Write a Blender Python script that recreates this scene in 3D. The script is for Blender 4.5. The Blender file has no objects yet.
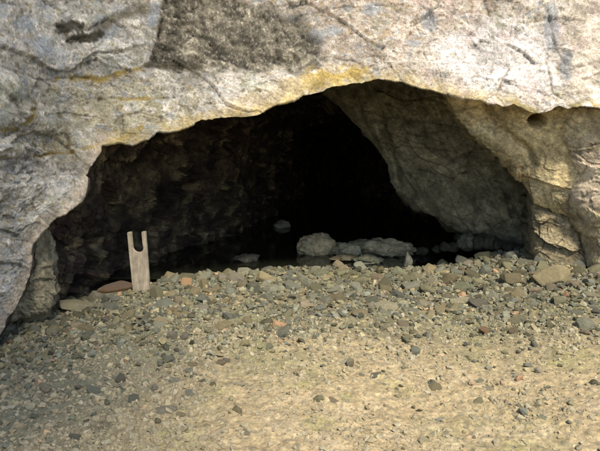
import bpy, math, random
import numpy as np
from mathutils import Vector, Euler
rng = np.random.default_rng(7)
random.seed(7)
S = bpy.context.scene
COL = S.collection

# ------------------------------------------------------------------ camera model
CAM = np.array([0.0, 0.0, 1.4]); FPX = 643.0; PITCH = math.radians(8.4)
FW = np.array([0, math.cos(PITCH), -math.sin(PITCH)]); UP = np.array([0, math.sin(PITCH), math.cos(PITCH)])
def at(px, py, Y):
    """point at distance Y in front of the viewer, seen in the direction px, py"""
    px = np.asarray(px, float); py = np.asarray(py, float); Y = np.asarray(Y, float)
    a = (px-300)/FPX; b = (225.5-py)/FPX
    dy = FW[1]+b*UP[1]; dz = FW[2]+b*UP[2]
    k = Y/dy
    return np.stack([a*k, Y+0*a, CAM[2]+dz*k], -1)
def proj(P):
    P = np.asarray(P, float); d = P-CAM
    f = d@FW; u = d@UP
    return 300+FPX*d[..., 0]/f, 225.5-FPX*u/f

# ------------------------------------------------------------------ numpy noise
PERM = np.random.default_rng(11).permutation(256).astype(np.int64); PERM = np.concatenate([PERM, PERM, PERM])
GR = np.random.default_rng(12).normal(size=(256, 3)); GR /= np.linalg.norm(GR, axis=1)[:, None]
RV = np.random.default_rng(13).random((256, 4))
def _h(i, j, k):
    return PERM[(PERM[(PERM[i & 255]+j) & 255]+k) & 255]
def perlin(P):
    P = np.asarray(P, float); I = np.floor(P).astype(np.int64); F = P-I
    W = F*F*F*(F*(F*6-15)+10)
    out = 0
    for a in (0, 1):
        wa = W[:, 0] if a else 1-W[:, 0]
        for b in (0, 1):
            wb = W[:, 1] if b else 1-W[:, 1]
            for c in (0, 1):
                wc = W[:, 2] if c else 1-W[:, 2]
                g = GR[_h(I[:, 0]+a, I[:, 1]+b, I[:, 2]+c)]
                out = out+wa*wb*wc*((F-np.array([a, b, c]))*g).sum(1)
    return out*1.5
def fbm(P, o=4, s=1.0, off=0.0, gain=.5):
    P = np.asarray(P, float)*s+off; r = 0; a = 1; t = 0
    for k in range(o):
        r = r+a*perlin(P+17.3*k); t += a; a *= gain; P = P*2.03
    return r/t*1.3
def ridged(P, o=4, s=1.0, off=0.0):
    P = np.asarray(P, float)*s+off; r = 0; a = 1; t = 0
    for k in range(o):
        r = r+a*(1-2*np.abs(perlin(P+31.7*k))); t += a; a *= .5; P = P*2.07
    return r/t
def worley(P):
    P = np.asarray(P, float); I = np.floor(P).astype(np.int64); n = len(P)
    f1 = np.full(n, 9.); f2 = np.full(n, 9.); cid = np.zeros(n, np.int64)
    for a in (-1, 0, 1):
        for b in (-1, 0, 1):
            for c in (-1, 0, 1):
                h = _h(I[:, 0]+a, I[:, 1]+b, I[:, 2]+c)
                d = np.sqrt((((I+np.array([a, b, c])+RV[h, :3])-P)**2).sum(1))
                m = d < f1
                f2 = np.where(m, f1, np.minimum(f2, d)); cid = np.where(m, h, cid); f1 = np.where(m, d, f1)
    return f1, f2, RV[cid, 3]
def sst(a, b, x):
    t = np.clip((x-a)/(b-a), 0, 1); return t*t*(3-2*t)
def lerp(a, b, t): return a+(b-a)*t

# ------------------------------------------------------------------ mesh helpers
def mesh_np(name, V, F, mat, cols=None, smooth=True):
    me = bpy.data.meshes.new(name)
    V = np.asarray(V, np.float32); F = np.asarray(F, np.int32); k = F.shape[1]
    me.vertices.add(len(V)); me.vertices.foreach_set('co', V.ravel())
    me.loops.add(F.size); me.loops.foreach_set('vertex_index', F.ravel())
    me.polygons.add(len(F)); me.polygons.foreach_set('loop_start', np.arange(0, F.size, k, dtype=np.int32))
    me.polygons.foreach_set('use_smooth', np.full(len(F), smooth, bool))
    me.update(calc_edges=True)
    if cols is not None:
        ca = me.color_attributes.new('Col', 'FLOAT_COLOR', 'POINT')
        C = np.ones((len(V), 4), np.float32); C[:, :3] = np.clip(cols, 0.004, .95)
        ca.data.foreach_set('color', C.ravel())
    if mat: me.materials.append(mat)
    me.validate()
    return me
def link(name, me, label=None, cat=None, group=None, kind=None, parent=None):
    o = bpy.data.objects.new(name, me); COL.objects.link(o)
    if parent: o.parent = parent
    if label: o['label'] = label
    if cat: o['category'] = cat
    if group: o['group'] = group
    if kind: o['kind'] = kind
    return o
def grid_faces(nr, nc, wrap=False):
    r = np.arange(nr-1)[:, None]; c = np.arange(nc if wrap else nc-1)[None, :]
    c2 = (c+1) % nc
    return np.stack([r*nc+c, r*nc+c2, (r+1)*nc+c2, (r+1)*nc+c], -1).reshape(-1, 4)
def grid_normals(G, wrap=False):
    du = np.gradient(G, axis=0)
    if wrap: dv = (np.roll(G, -1, 1)-np.roll(G, 1, 1))/2
    else: dv = np.gradient(G, axis=1)
    n = np.cross(dv, du); l = np.linalg.norm(n, axis=-1, keepdims=True)
    return n/np.maximum(l, 1e-9)
def resample(pts, n, closed=False):
    pts = np.asarray(pts, float)
    if closed: pts = np.vstack([pts, pts[:1]])
    L = np.concatenate([[0], np.cumsum(np.linalg.norm(np.diff(pts[:, :2], axis=0), axis=1))])
    t = np.linspace(0, L[-1], n+1)[:-1] if closed else np.linspace(0, L[-1], n)
    return np.stack([np.interp(t, L, pts[:, k]) for k in range(pts.shape[1])], 1)
def seg_dist(px, py, line):
    d = np.full(px.shape, 1e9)
    for (x0, y0), (x1, y1) in zip(line[:-1], line[1:]):
        t = np.clip(((px-x0)*(x1-x0)+(py-y0)*(y1-y0))/((x1-x0)**2+(y1-y0)**2), 0, 1)
        d = np.minimum(d, np.hypot(px-x0-t*(x1-x0), py-y0-t*(y1-y0)))
    return d
def poly_sd(px, py, poly):
    """signed distance, negative inside"""
    d = seg_dist(px, py, list(poly)+[poly[0]]); ins = np.zeros(px.shape, bool); n = len(poly)
    for i in range(n):
        x0, y0 = poly[i]; x1, y1 = poly[(i+1) % n]
        if y0 == y1: continue
        c = ((y0 > py) != (y1 > py)) & (px < (x1-x0)*(py-y0)/(y1-y0)+x0)
        ins ^= c
    return np.where(ins, -d, d)

# ------------------------------------------------------------------ materials
def nd(nt, t, **kw):
    n = nt.nodes.new(t)
    for k, v in kw.items(): setattr(n, k, v)
    return n
def noise_node(nt, co, scale, detail=6, rough=.6):
    n = nd(nt, 'ShaderNodeTexNoise'); n.inputs['Scale'].default_value = scale
    n.inputs['Detail'].default_value = detail; n.inputs['Roughness'].default_value = rough
    nt.links.new(co, n.inputs['Vector']); return n
def rangen(nt, sock, a, b, c, d):
    m = nd(nt, 'ShaderNodeMapRange'); m.inputs[1].default_value = a; m.inputs[2].default_value = b
    m.inputs[3].default_value = c; m.inputs[4].default_value = d; nt.links.new(sock, m.inputs[0]); return m.outputs[0]
def mulc(nt, colsock, valsock):
    v = nd(nt, 'ShaderNodeVectorMath', operation='SCALE')
    nt.links.new(colsock, v.inputs[0]); nt.links.new(valsock, v.inputs['Scale']); return v.outputs[0]
def rock_mat(name, base=None, rough=.9, scale=1.0, contrast=.35, bump=.02, speck=.0, rand=False, spec=.25, coarse=0):
    m = bpy.data.materials.new(name); m.use_nodes = True; nt = m.node_tree; b = nt.nodes['Principled BSDF']
    tc = nd(nt, 'ShaderNodeTexCoord'); co = tc.outputs['Object']
    if rand:
        oi = nd(nt, 'ShaderNodeObjectInfo')
        ad = nd(nt, 'ShaderNodeVectorMath', operation='ADD'); sc = nd(nt, 'ShaderNodeVectorMath', operation='SCALE')
        sc.inputs[0].default_value = (37, 91, 53); nt.links.new(oi.outputs['Random'], sc.inputs['Scale'])
        nt.links.new(co, ad.inputs[0]); nt.links.new(sc.outputs[0], ad.inputs[1]); co = ad.outputs[0]
    if base is None:
        at_ = nd(nt, 'ShaderNodeAttribute', attribute_name='Col'); c = at_.outputs['Color']
    else:
        rgb = nd(nt, 'ShaderNodeRGB'); rgb.outputs[0].default_value = (*base, 1); c = rgb.outputs[0]
    n1 = noise_node(nt, co, 9*scale, 8, .7); n2 = noise_node(nt, co, 55*scale, 6, .75); n3 = noise_node(nt, co, 260*scale, 3, .7)
    c = mulc(nt, c, rangen(nt, n1.outputs[0], .3, .7, 1-contrast, 1+contrast))
    c = mulc(nt, c, rangen(nt, n2.outputs[0], .3, .7, 1-contrast*.9, 1+contrast*.9))
    if coarse:
        n0 = noise_node(nt, co, 3.2, 10, .72); c = mulc(nt, c, rangen(nt, n0.outputs[0], .36, .66, 1-coarse, 1+coarse))
    if rand:
        c = mulc(nt, c, rangen(nt, oi.outputs['Random'], 0, 1, .62, 1.45))
    if speck:
        n4 = noise_node(nt, co, 120*scale, 2, .5)
        mx = nd(nt, 'ShaderNodeMixRGB'); nt.links.new(rangen(nt, n4.outputs[0], .62, .68, 0, speck), mx.inputs[0])
        nt.links.new(c, mx.inputs[1]); mx.inputs[2].default_value = (.03, .027, .018, 1); c = mx.outputs[0]
    nt.links.new(c, b.inputs['Base Color'])
    b.inputs['Roughness'].default_value = rough; b.inputs['Specular IOR Level'].default_value = spec
    ma = nd(nt, 'ShaderNodeMath', operation='MULTIPLY_ADD'); nt.links.new(n3.outputs[0], ma.inputs[0]); ma.inputs[1].default_value = .35
    nt.links.new(n2.outputs[0], ma.inputs[2])
    bp = nd(nt, 'ShaderNodeBump'); bp.inputs['Strength'].default_value = .9; bp.inputs['Distance'].default_value = bump/scale
    nt.links.new(ma.outputs[0], bp.inputs['Height']); nt.links.new(bp.outputs[0], b.inputs['Normal'])
    return m
M_CLIFF = rock_mat('weathered_limestone', contrast=.36, bump=.04, speck=.4)
M_CAVE = rock_mat('dark_cave_rock', contrast=.6, bump=.05, rough=.8, coarse=.75, speck=.4)
M_GROUND = rock_mat('trodden_dirt', contrast=.28, bump=.012, scale=1.6, speck=.3)
M_RUBBLE = rock_mat('rubble_stone', contrast=.3, bump=.006, scale=2.5)

# ------------------------------------------------------------------ rock relief
def facets(P, scale, tilt=1.0, seed=0.0):
    """blocky broken rock: each cell is a plane of its own tilt; also returns the distance to the joint"""
    Q = P*scale+seed; I = np.floor(Q).astype(np.int64); n = len(Q)
    f1 = np.full(n, 9.); f2 = np.full(n, 9.); h1 = np.zeros(n, np.int64); off = np.zeros((n, 3))
    for a in (-1, 0, 1):
        for b in (-1, 0, 1):
            for c in (-1, 0, 1):
                h = _h(I[:, 0]+a, I[:, 1]+b, I[:, 2]+c)
                v = Q-(I+np.array([a, b, c])+RV[h, :3]); d = np.sqrt((v*v).sum(1)); m = d < f1
                f2 = np.where(m, f1, np.minimum(f2, d)); h1 = np.where(m, h, h1); off = np.where(m[:, None], v, off); f1 = np.where(m, d, f1)
    return (RV[h1, 3]-.5)+tilt*(off*(GR[h1])).sum(1), f2-f1
def rock_disp(P, big=.07, block=.05, fine=.02, bed=.03, warp_off=0.0, tone=False):
    W = P+.07*np.stack([fbm(P, 4, 2.2, 3.1+warp_off), fbm(P, 4, 2.2, 9.7+warp_off), fbm(P, 4, 2.2, 15.2+warp_off)], 1)
    d = big*fbm(P, 3, .8, 5.5+warp_off)
    W2 = W.copy(); W2[:, 2] += .22*W[:, 0]
    v1, e1 = facets(W2, np.array([1.3, 1.3, 2.6]), 1.1)
    g1 = np.exp(-(e1/.018)**2)*sst(-.1, .25, fbm(P, 3, 1.5, 61.))
    d = d+block*.75*v1-block*.28*g1
    v2, e2 = facets(W2, np.array([3.4, 3.4, 7.0]), 1.1, 5.1)
    m = .3+.7*sst(-.15, .3, fbm(P, 3, 1.1, 88+warp_off)); g2 = np.exp(-(e2/.035)**2)*m
    d = d+block*.5*v2*m-block*.14*g2
    Wf = W2+.014*np.stack([perlin(P*14), perlin(P*14+7), perlin(P*14+13)], 1)
    v3, e3 = facets(Wf, np.array([9., 9., 17.]), 1.1, 8.3)
    m3 = .25+.75*sst(-.2, .35, fbm(P, 3, 1.9, 18+warp_off))
    d = d+block*.27*v3*m3
    v4, e4 = facets(Wf, np.array([24., 24., 40.]), 1.1, 2.3)
    m4 = .15+.85*sst(-.1, .3, fbm(P, 3, 2.6, 48+warp_off))
    d = d+block*.12*v4*m4
    h = (P[:, 2]+.10*P[:, 0]+.10*fbm(P, 3, 1.2, 40+warp_off))*4.5
    q = h-np.floor(h); mb = sst(-.1, .4, fbm(P, 3, 1.1, 70))
    d = d+bed*(sst(0, .8, q)-sst(.9, 1., q))*mb
    d = d+fine*.5*ridged(P, 4, 4.0, 2.2)+fine*.4*fbm(P, 4, 16., 8.8)+fine*.3*fbm(P, 3, 48., 28.8)
    if tone:
        return d, 1+.16*np.clip(v1, -1, 1)+.26*np.clip(v2, -1, 1)*m+.34*np.clip(v3, -1, 1)*m3+.34*np.clip(v4, -1, 1)*m4, np.clip(g1+.6*g2+.9*mb*np.exp(-((q-.95)/.035)**2), 0, 1)
    return d

# ------------------------------------------------------------------ the cliff with the cave mouth
RIM = [(-8, 352, 3.93), (3, 331, 4.0), (12, 315, 4.03), (22, 295, 4.08), (29, 275, 4.12), (31, 257, 4.15), (32, 243, 4.18), (43, 230, 4.22),
       (57, 218, 4.27), (71, 209, 4.32), (80, 202, 4.36), (85, 190, 4.40), (86, 178, 4.43), (92, 163, 4.47), (100, 152, 4.52), (101, 145, 4.55), (115, 142, 4.6),
       (133, 144, 4.65), (147, 138, 4.7), (155, 132, 4.72), (170, 131, 4.75), (185, 127, 4.8), (200, 121, 4.84), (230, 117, 4.9), (258, 115, 4.95),
       (266, 109, 4.97), (280, 103, 5.0), (297, 97, 5.03), (313, 93, 5.05), (333, 87, 5.07), (357, 83, 5.08), (377, 79, 5.08), (400, 81, 5.07),
       (420, 88, 5.05), (443, 93, 5.03), (467, 98, 5.0), (490, 102, 4.98), (503, 107, 4.96), (513, 103, 4.95), (530, 112, 4.93), (547, 113, 4.92), (560, 106, 4.91),
       (567, 108, 4.9), (585, 105, 4.9), (600, 108, 4.9), (640, 112, 4.88), (700, 125, 4.85), (760, 180, 4.8), (790, 330, 4.75)]
NT = 1200
rim = resample(RIM, NT)
tt = np.linspace(0, 1, NT)
# small natural raggedness of the lip
rx = perlin(np.stack([tt*90, 0*tt, 0*tt+.5], 1))*1.8+perlin(np.stack([tt*330, 0*tt, 0*tt+3.5], 1))*.7
OUT = [(-330, 360), (-330, 200), (-330, -60), (-260, -300), (-80, -330), (300, -340), (620, -330), (860, -300), (930, -60), (930, 330)]
knot_t = [0, .10, .20, .26, .31, .56, .78, .88, .94, 1.0]
ob = np.stack([np.interp(tt, knot_t, [p[k] for p in OUT]) for k in (0, 1)], 1)
kern = np.hanning(81); kern /= kern.sum()
ob = np.stack([np.convolve(np.pad(ob[:, k], 40, mode='edge'), kern, 'valid') for k in (0, 1)], 1)
def face_Y(px, py, Yr, s):
    # the face leans back with height; on the left it comes towards the viewer
    base = Yr
    k = np.clip((py-225)/-225, -1.2, 3)
    zrel = at(px, py, base)[..., 2]-1.55
    lean = np.where(zrel > 0, .40*zrel, .12*zrel)+.35*np.clip(zrel-1.4, 0, 9)**1.3
    lf = -.9*np.clip((20-px)/330, 0, 1)**1.2
    rf = -.5*np.clip((px-620)/300, 0, 1)
    return base+lean+lf+rf
NS = 310
sv = (np.linspace(0, 1, NS)**1.55)
SP = np.zeros((NS, NT, 2)); YR = np.zeros((NS, NT))
for i, s in enumerate(sv):
    SP[i, :, 0] = lerp(rim[:, 0], ob[:, 0], s); SP[i, :, 1] = lerp(rim[:, 1], ob[:, 1], s)
Yc = np.interp(np.arange(-400, 1000), [p[0] for p in RIM], [p[2] for p in RIM])
ysm = np.convolve(np.pad(Yc, 30, mode='edge'), np.hanning(61)/np.hanning(61).sum(), 'valid')
for i, s in enumerate(sv):
    ypx = np.interp(SP[i, :, 0], np.arange(-400, 1000), ysm)
    YR[i] = lerp(rim[:, 2], ypx, sst(0, .25, s))
SP[0:1, :, 1] += rx*.0
pxg = SP[..., 0]+(rx[None, :]*.6)*np.exp(-sv[:, None]*25); pyg = SP[..., 1]+(rx[None, :])*np.exp(-sv[:, None]*25)
FYg = face_Y(pxg, pyg, YR, sv[:, None])
FYg = FYg-face_Y(pxg[0], pyg[0], YR[0], 0)[None, :]*np.exp(-sv[:, None]*14)+(YR[0])[None, :]*np.exp(-sv[:, None]*14)
G = at(pxg, pyg, FYg)
# inside rows: the lip rolls under and runs back into the chamber
R0 = G[0].copy()
tg = np.gradient(R0, axis=0); n2 = np.stack([-tg[:, 2], 0*tg[:, 0], tg[:, 0]], 1)
n2 = np.stack([np.convolve(np.pad(n2[:, k], 30, mode='edge'), np.hanning(61), 'valid') for k in range(3)], 1)
n2 /= np.linalg.norm(n2, axis=1)[:, None]
apex = .60
ang = np.interp(tt, [0, .12, .26, .5, .75, .9, 1], np.radians([180, 172, 150, 95, 45, 15, 0]))
def ring(Y):
    xl = np.interp(Y, [4, 5, 6, 7.2, 9, 11, 15], [-2.3, -2.15, -1.75, -1.22, -.68, -.35, .2])
    xr = np.interp(Y, [4, 5, 6, 8, 11, 15], [3.6, 3.3, 2.9, 2.3, 1.7, 1.1])
    zc = np.interp(Y, [5, 6, 7, 9, 12, 15], [1.95, 2.15, 2.1, 1.85, 1.5, 1.2])
    ca, sa = np.cos(ang), np.sin(ang)
    xm = (xl+xr)/2; hw = (xr-xl)/2
    x = xm+hw*np.sign(ca)*np.abs(ca)**.75; z = -.35+(zc+.35)*np.abs(sa)**.75
    return np.stack([x, np.full(NT, Y), z], 1)
rows = []
lipd = [.012, .03, .055, .09, .13, .18, .24, .31, .40]
for d in lipd:
    rows.append(R0+np.array([0, 1., 0])*d+n2*(.25*d))
NI = 330
sI = np.linspace(0, 1, NI+1)[1:]
last = rows[-1]
for s in sI:
    Yt = 5.0+10*s**1.7
    tgt = ring(Yt); w = sst(0, .36, np.full(NT, s))[:, None]
    p = last+np.array([0, 1, 0])*(3.0*s**1.2)+n2*(.25*s)
    rows.append(lerp(p, tgt, w))
cap = rows[-1].copy(); cc = cap.mean(0); cc[2] = -.36
for s in (.7, .4, .1, .001): rows.append(lerp(cc+np.array([0, .5, 0]), cap+np.array([0, .3, 0]), s))
INN = np.array(rows)
NLIP = len(lipd)
ALL = np.concatenate([INN[::-1], G], 0); NIN = len(INN)
N = grid_normals(ALL)
if (N[NIN+60, NT//2] @ np.array([0, -1, .2])) < 0: N = -N
P = ALL.reshape(-1, 3); Nf = N.reshape(-1, 3)
SC = np.zeros(ALL.shape[:2])
SC[NIN:] = np.clip(.25+sst(0, .06, sv)[:, None], 0, 1)
inner_amp = np.concatenate([np.full(4, 1.), np.linspace(1, 0, NIN-4)]); inner_amp = .25+2.4*sst(0, .14, inner_amp*0+1-np.concatenate([np.zeros(4), np.linspace(0, 1, NIN-4)]))
SC[:NIN] = inner_amp[:, None]
D, TONE, GAP = rock_disp(P, .06, .032, .02, .042, tone=True)
px_, py_ = proj(P); front = np.zeros(ALL.shape[:2], bool); front[NIN:] = True; front = front.ravel()
wob = 3.5*fbm(P, 4, 6., 1.); wob2 = 3.5*fbm(P, 4, 6., 50.)
qx, qy = px_+wob, py_+wob2
# the dark conglomerate bed: a recess with a rough floor
BED = [(168, -40), (163, 10), (158, 40), (150, 66), (175, 70), (225, 70), (262, 72), (300, 70), (322, 58), (318, 45), (304, 30), (300, 14), (255, 8), (232, -5), (225, -40)]
bw = np.where(px_ < 185, .35, 1.); bed = np.where(front, sst(9, -7, (1/bw)*poly_sd(qx, qy, BED)+(7*fbm(P, 4, 8., 66.)-2)*(.55+.45*sst(160, 240, qx))), 0)
D = D-.035*bed+bed*(.008*ridged(P, 4, 9., 4.4)+.008*fbm(P, 4, 24., 3.)+.012*facets(P, np.array([15., 15., 22.]), 1.1, 4.)[0])
def crack(line, w, dep):
    c = np.exp(-(seg_dist(px_+wob*.7, py_+wob2*.7, line)/w)**2)*front
    return c, dep*c
CR = [([(170, -20), (165, 15), (158, 42), (150, 64)], 1.6, .07),
      ([(58, 27), (72, 25), (88, 30), (96, 26), (120, 12), (150, -6)], 2.2, .04), ([(66, 40), (80, 36), (92, 39)], 1.8, .05),
      ([(60, 79), (80, 77), (100, 80), (120, 73), (140, 68), (150, 64)], 1.8, .035),
      ([(98, 101), (130, 100), (150, 102), (175, 98)], 1.5, .03),
      ([(-20, 132), (5, 129), (15, 124), (24, 112), (34, 108)], 1.8, .03), ([(-20, 160), (20, 158), (45, 156), (72, 152)], 1.8, .035),
      ([(10, 130), (30, 135), (48, 132)], 1.2, .02), ([(-20, 6), (15, 5), (40, 6)], 1.6, .03),
      ([(443, 58), (438, 66), (428, 64), (422, 56)], 1.6, .03), ([(333, 58), (350, 60), (362, 66), (378, 72)], 1.8, .035),
      ([(546, 8), (552, 30), (556, 48), (564, 62), (566, 80)], 2.4, .04), ([(546, 62), (549, 78), (553, 92), (562, 100)], 1.6, .03),
      ([(485, 4), (490, 18), (488, 28)], 2.2, .03), ([(422, 10), (432, 16), (436, 30)], 2.2, .035),
      ([(28, 30), (40, 50), (46, 56)], 1.2, .015), ([(300, 14), (330, 10), (380, 6), (420, 8)], 1.6, .02)]
crk = np.zeros(len(P))
for l, w, dp in CR:
    c, dd = crack(l, w*.62, dp*.5*(.35+.65*sst(-.25, .2, fbm(P, 3, 7., 29.)))); crk = np.maximum(crk, c); D = D-dd
P2 = P+Nf*(D*SC.ravel())[:, None]
# ---- colours of the rock, with the left side's shade put in
def mixc(C, col, w): return C*(1-w[:, None])+np.array(col)*w[:, None]
n1 = fbm(P, 5, 2.2, 1.3); n2_ = fbm(P, 5, 5.5, 7.1); n3_ = fbm(P, 5, 13., 2.7); n4_ = fbm(P, 4, 30., 6.)
C = np.tile(np.array([.46, .43, .36]), (len(P), 1))
C = mixc(C, [.64, .56, .46], sst(150, 430, px_+90*n1+.35*(py_-60)))                   # creamier limestone to the right
C = mixc(C, [.40, .405, .39], sst(-.05, .45, n2_)*sst(300, 120, px_)*.8)                # cool shade of the left side, put into the colour
C = mixc(C, [.62, .58, .52], sst(.05, .5, n3_)*.6)
C = mixc(C, [.25, .25, .20], sst(.12, .5, fbm(P, 5, 4.5, 21.))*lerp(.65, .35, sst(300, 450, px_)))
C = mixc(C, [.30, .32, .22], sst(.15, .45, fbm(P, 5, 3.5, 33.))*.5)
C = mixc(C, [.40, .35, .19], sst(30, -25, poly_sd(px_, py_, [(60, 95), (150, 95), (205, 108), (190, 122), (140, 138), (100, 142), (50, 145)])+40*n2_)*front*.6)
C = mixc(C, [.36, .27, .20], sst(16, -14, poly_sd(qx, qy, [(225, -40), (230, 0), (300, 6), (330, 60), (400, 66), (430, 40), (470, 24), (500, 0), (500, -40)])+26*n3_+12*n2_)*front*sst(-.35, .2, n4_+.6*n3_)*.85)
fa, fb, fc, fd = fbm(P*np.array([1, 1, 1.7]), 4, 17., 101.), fbm(P*np.array([1, 1, 1.7]), 4, 21., 131.), fbm(P*np.array([1, 1, 1.5]), 4, 12., 151.), fbm(P, 4, 34., 171.)
C = mixc(C, [.66, .61, .53], sst(.22, .30, fa)*.75*front); C = mixc(C, [.17, .145, .095], sst(.27, .34, fb)*.8*front)
C = mixc(C, [.33, .35, .35], sst(.30, .37, fc)*.7*front); C = mixc(C, [.38, .29, .12], sst(.36, .43, fd+.25*fb)*.8*front)
CAL = [(432, 48), (470, 30), (520, 24), (548, 40), (552, 75), (545, 95), (500, 92), (470, 88), (445, 75)]
C = mixc(C, [.92, .86, .80], sst(10, -8, poly_sd(qx, qy, CAL)+22*n3_+10*n4_)*front*(.55+.45*sst(.3, -.1, fb)))
C = mixc(C, [.78, .68, .54], sst(555, 590, qx)*sst(125, 90, qy)*front*.8)
C = mixc(C, [.70, .54, .48], sst(.1, .5, n2_)*sst(380, 450, px_)*.5*front)
for (cx, cy, a, b) in ((316, 36, 8, 9), (292, 18, 7, 6), (334, 30, 9, 6), (430, 22, 7, 10), (552, 28, 7, 22), (566, 65, 6, 20), (412, 46, 6, 5), (372, 10, 10, 7),
                       (105, 28, 12, 12), (42, 45, 10, 9), (24, 25, 12, 8), (155, 12, 6, 12)):
    w = sst(1.25, .8, np.hypot((qx-cx)/a, (qy-cy)/b)+.45*n3_)*front
    C = mixc(C, [.28, .32, .35], w*.62)
DK = [(92, 34), (96, 24), (118, 12), (150, -2), (150, 10), (128, 18), (112, 24), (102, 36)]
C = mixc(C, [.155, .135, .09], sst(5, -4, poly_sd(qx, qy, DK)+5*n3_)*front*.95); TONE = np.where(poly_sd(qx, qy, DK) < 3, .8+.2*TONE, TONE)
C = mixc(C, [.045, .04, .025], sst(1.15, .7, seg_dist(qx, qy, [(60, 28), (72, 26), (80, 28)])/5.5+.6*n4_)*front*.95)
C = mixc(C, [.045, .04, .025], sst(1.15, .7, seg_dist(qx, qy, [(70, 39), (80, 36), (92, 39), (100, 34)])/5.+.6*n4_)*front*.95)
n5b = fbm(P, 2, 70., 5.)
bc = np.array([.15, .134, .098])*(1+.5*n2_[:]+.5*n3_+.6*n4_+.3*n5b)[:, None]*np.clip(TONE**1.5, .4, 1.8)[:, None]
bc = mixc(bc, [.50, .46, .38], sst(.36, .50, n5b+.35*n4_)*.55)
bc = mixc(bc, [.05, .045, .03], sst(.1, .5, fbm(P, 4, 9., 77.))*.7)
C = C*(1-bed[:, None])+bc*bed[:, None]
C = mixc(C, [.07, .06, .035], np.exp(-(seg_dist(qx, qy, [(148, 66), (175, 64), (200, 66)])/4.)**2)*front*.8)
C = mixc(C, [.07, .065, .045], np.exp(-(seg_dist(qx, qy, [(208, 74), (232, 68), (255, 73)])/5.)**2)*front*.5*sst(-.2, .3, n3_))
och = np.zeros(len(P))
for l, w in (([(60, 79), (80, 77), (100, 80), (120, 73), (140, 68)], 2.6), ([(115, 102), (135, 101), (155, 99)], 1.8), ([(-20, 133), (5, 130), (14, 126), (24, 113), (32, 109)], 2.2),
             ([(30, 157), (50, 155), (72, 151)], 1.8), ([(15, 132), (34, 135)], 1.4), ([(84, 150), (95, 147), (130, 136), (142, 128)], 2.0)):
    och = np.maximum(och, np.exp(-(seg_dist(px_+wob*1.0, py_+wob2*1.0, l)/(w*(.75+1.1*np.clip(n4_+.8*n3_, -.5, 1))))**2))
C = mixc(C, [.34, .25, .08], np.clip(1.6*och, 0, 1)*front*sst(-.6, -.05, n4_+n3_))
C = mixc(C, [.05, .045, .03], crk*(1-och)*front*sst(-.35, .25, n3_)*.6)
LIP = [(262, 112), (285, 100), (330, 86), (375, 76), (368, 71), (330, 68), (312, 70), (300, 78), (280, 90)]
C = mixc(C, [.50, .36, .10], sst(7, -5, poly_sd(qx, qy, LIP)+9*n3_)*front*sst(250, 330, qx)*.95)
C = mixc(C, [.50, .40, .24], sst(5, -4, poly_sd(qx, qy, [(190, 122), (262, 114), (300, 96), (300, 76), (262, 92), (200, 112)])+6*n3_)*front*.6)
rd = seg_dist(px_, py_, [(r[0], r[1]) for r in RIM[40-2:45]]+[(640, 112)])
C = mixc(C, [.30, .24, .06], sst(8, 1, rd+5*n3_)*front*sst(.0, .3, fbm(P, 3, 9., 3.))*.8)
rq = seg_dist(px_, py_, [(r[0], r[1]) for r in RIM[14:40:2]])
C = mixc(C, [.50, .38, .15], sst(13, 1, rq+9*n3_)*front*sst(-.35, .1, fbm(P, 3, 5., 13.))*.65)
rl = seg_dist(px_, py_, [(r[0], r[1]) for r in RIM[1:16]])
C = mixc(C, [.52, .42, .30], sst(16, 2, rl+9*n3_)*front*.7)
n5_ = fbm(P*np.array([1, 1, 1.8]), 3, 60., 16.)
C = C*(1+.26*n4_+.16*n3_+.22*n5_)[:, None]*np.clip(TONE, .45, 1.5)[:, None]
C = mixc(C, [.09, .08, .05], GAP*.5*front*sst(-.3, .2, n3_))
C = mixc(C, [.12, .11, .08], sst(.30, .6, n5_+.6*n4_)*.6*front)
# chamber rock: brown, damp, with the cave's darkness put into the colour
inner = ~front
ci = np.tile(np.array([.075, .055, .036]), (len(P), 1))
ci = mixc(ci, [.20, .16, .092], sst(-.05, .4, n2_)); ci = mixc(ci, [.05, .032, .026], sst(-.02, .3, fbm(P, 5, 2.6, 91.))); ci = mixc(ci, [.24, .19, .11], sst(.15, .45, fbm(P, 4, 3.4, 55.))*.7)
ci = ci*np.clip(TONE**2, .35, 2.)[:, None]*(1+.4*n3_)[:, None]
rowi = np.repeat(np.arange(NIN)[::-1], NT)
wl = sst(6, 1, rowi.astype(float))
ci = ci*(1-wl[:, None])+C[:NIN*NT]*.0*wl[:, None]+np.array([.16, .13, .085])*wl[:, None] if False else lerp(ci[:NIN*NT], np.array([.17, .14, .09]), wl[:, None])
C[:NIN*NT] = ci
F = grid_faces(NIN+NS, NT)
rowf = F[:, 0]//NT
CUT = NIN-5
def sub(F, V, C):
    u, inv = np.unique(F, return_inverse=True); return V[u], inv.reshape(F.shape), C[u]
# the hill above and beside the face, closing it from behind
vF, fF, cF = sub(F[rowf >= CUT], P2, C)
link('cliff', mesh_np('cliff', vF, fF, M_CLIFF, cF), kind='structure')
vF, fF, cF = sub(F[rowf < CUT], P2, C)
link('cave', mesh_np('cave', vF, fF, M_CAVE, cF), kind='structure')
edge = P2.reshape(NIN+NS, NT, 3)[-1][::10]
hr = [edge+np.array([0, .0, 0])]
for k in range(1, 9):
    q = edge.copy(); c0 = np.array([.5, 9, 0]); q[:, :2] = edge[:, :2]+k*np.stack([np.sign(edge[:, 0])*.25*np.clip(np.abs(edge[:, 0])-2, 0, 4), np.full(len(edge), 1.6)], 1)
    q[:, 2] = edge[:, 2]+.9*np.sqrt(k)*(edge[:, 2] > 1)+.1*fbm(q, 3, .6)
    hr.append(q)
hr = np.array(hr)
link('hill', mesh_np('hill', hr.reshape(-1, 3), grid_faces(len(hr), hr.shape[1]), M_GROUND, np.tile([.1, .1, .05], (hr.size//3, 1))), kind='structure')

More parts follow.
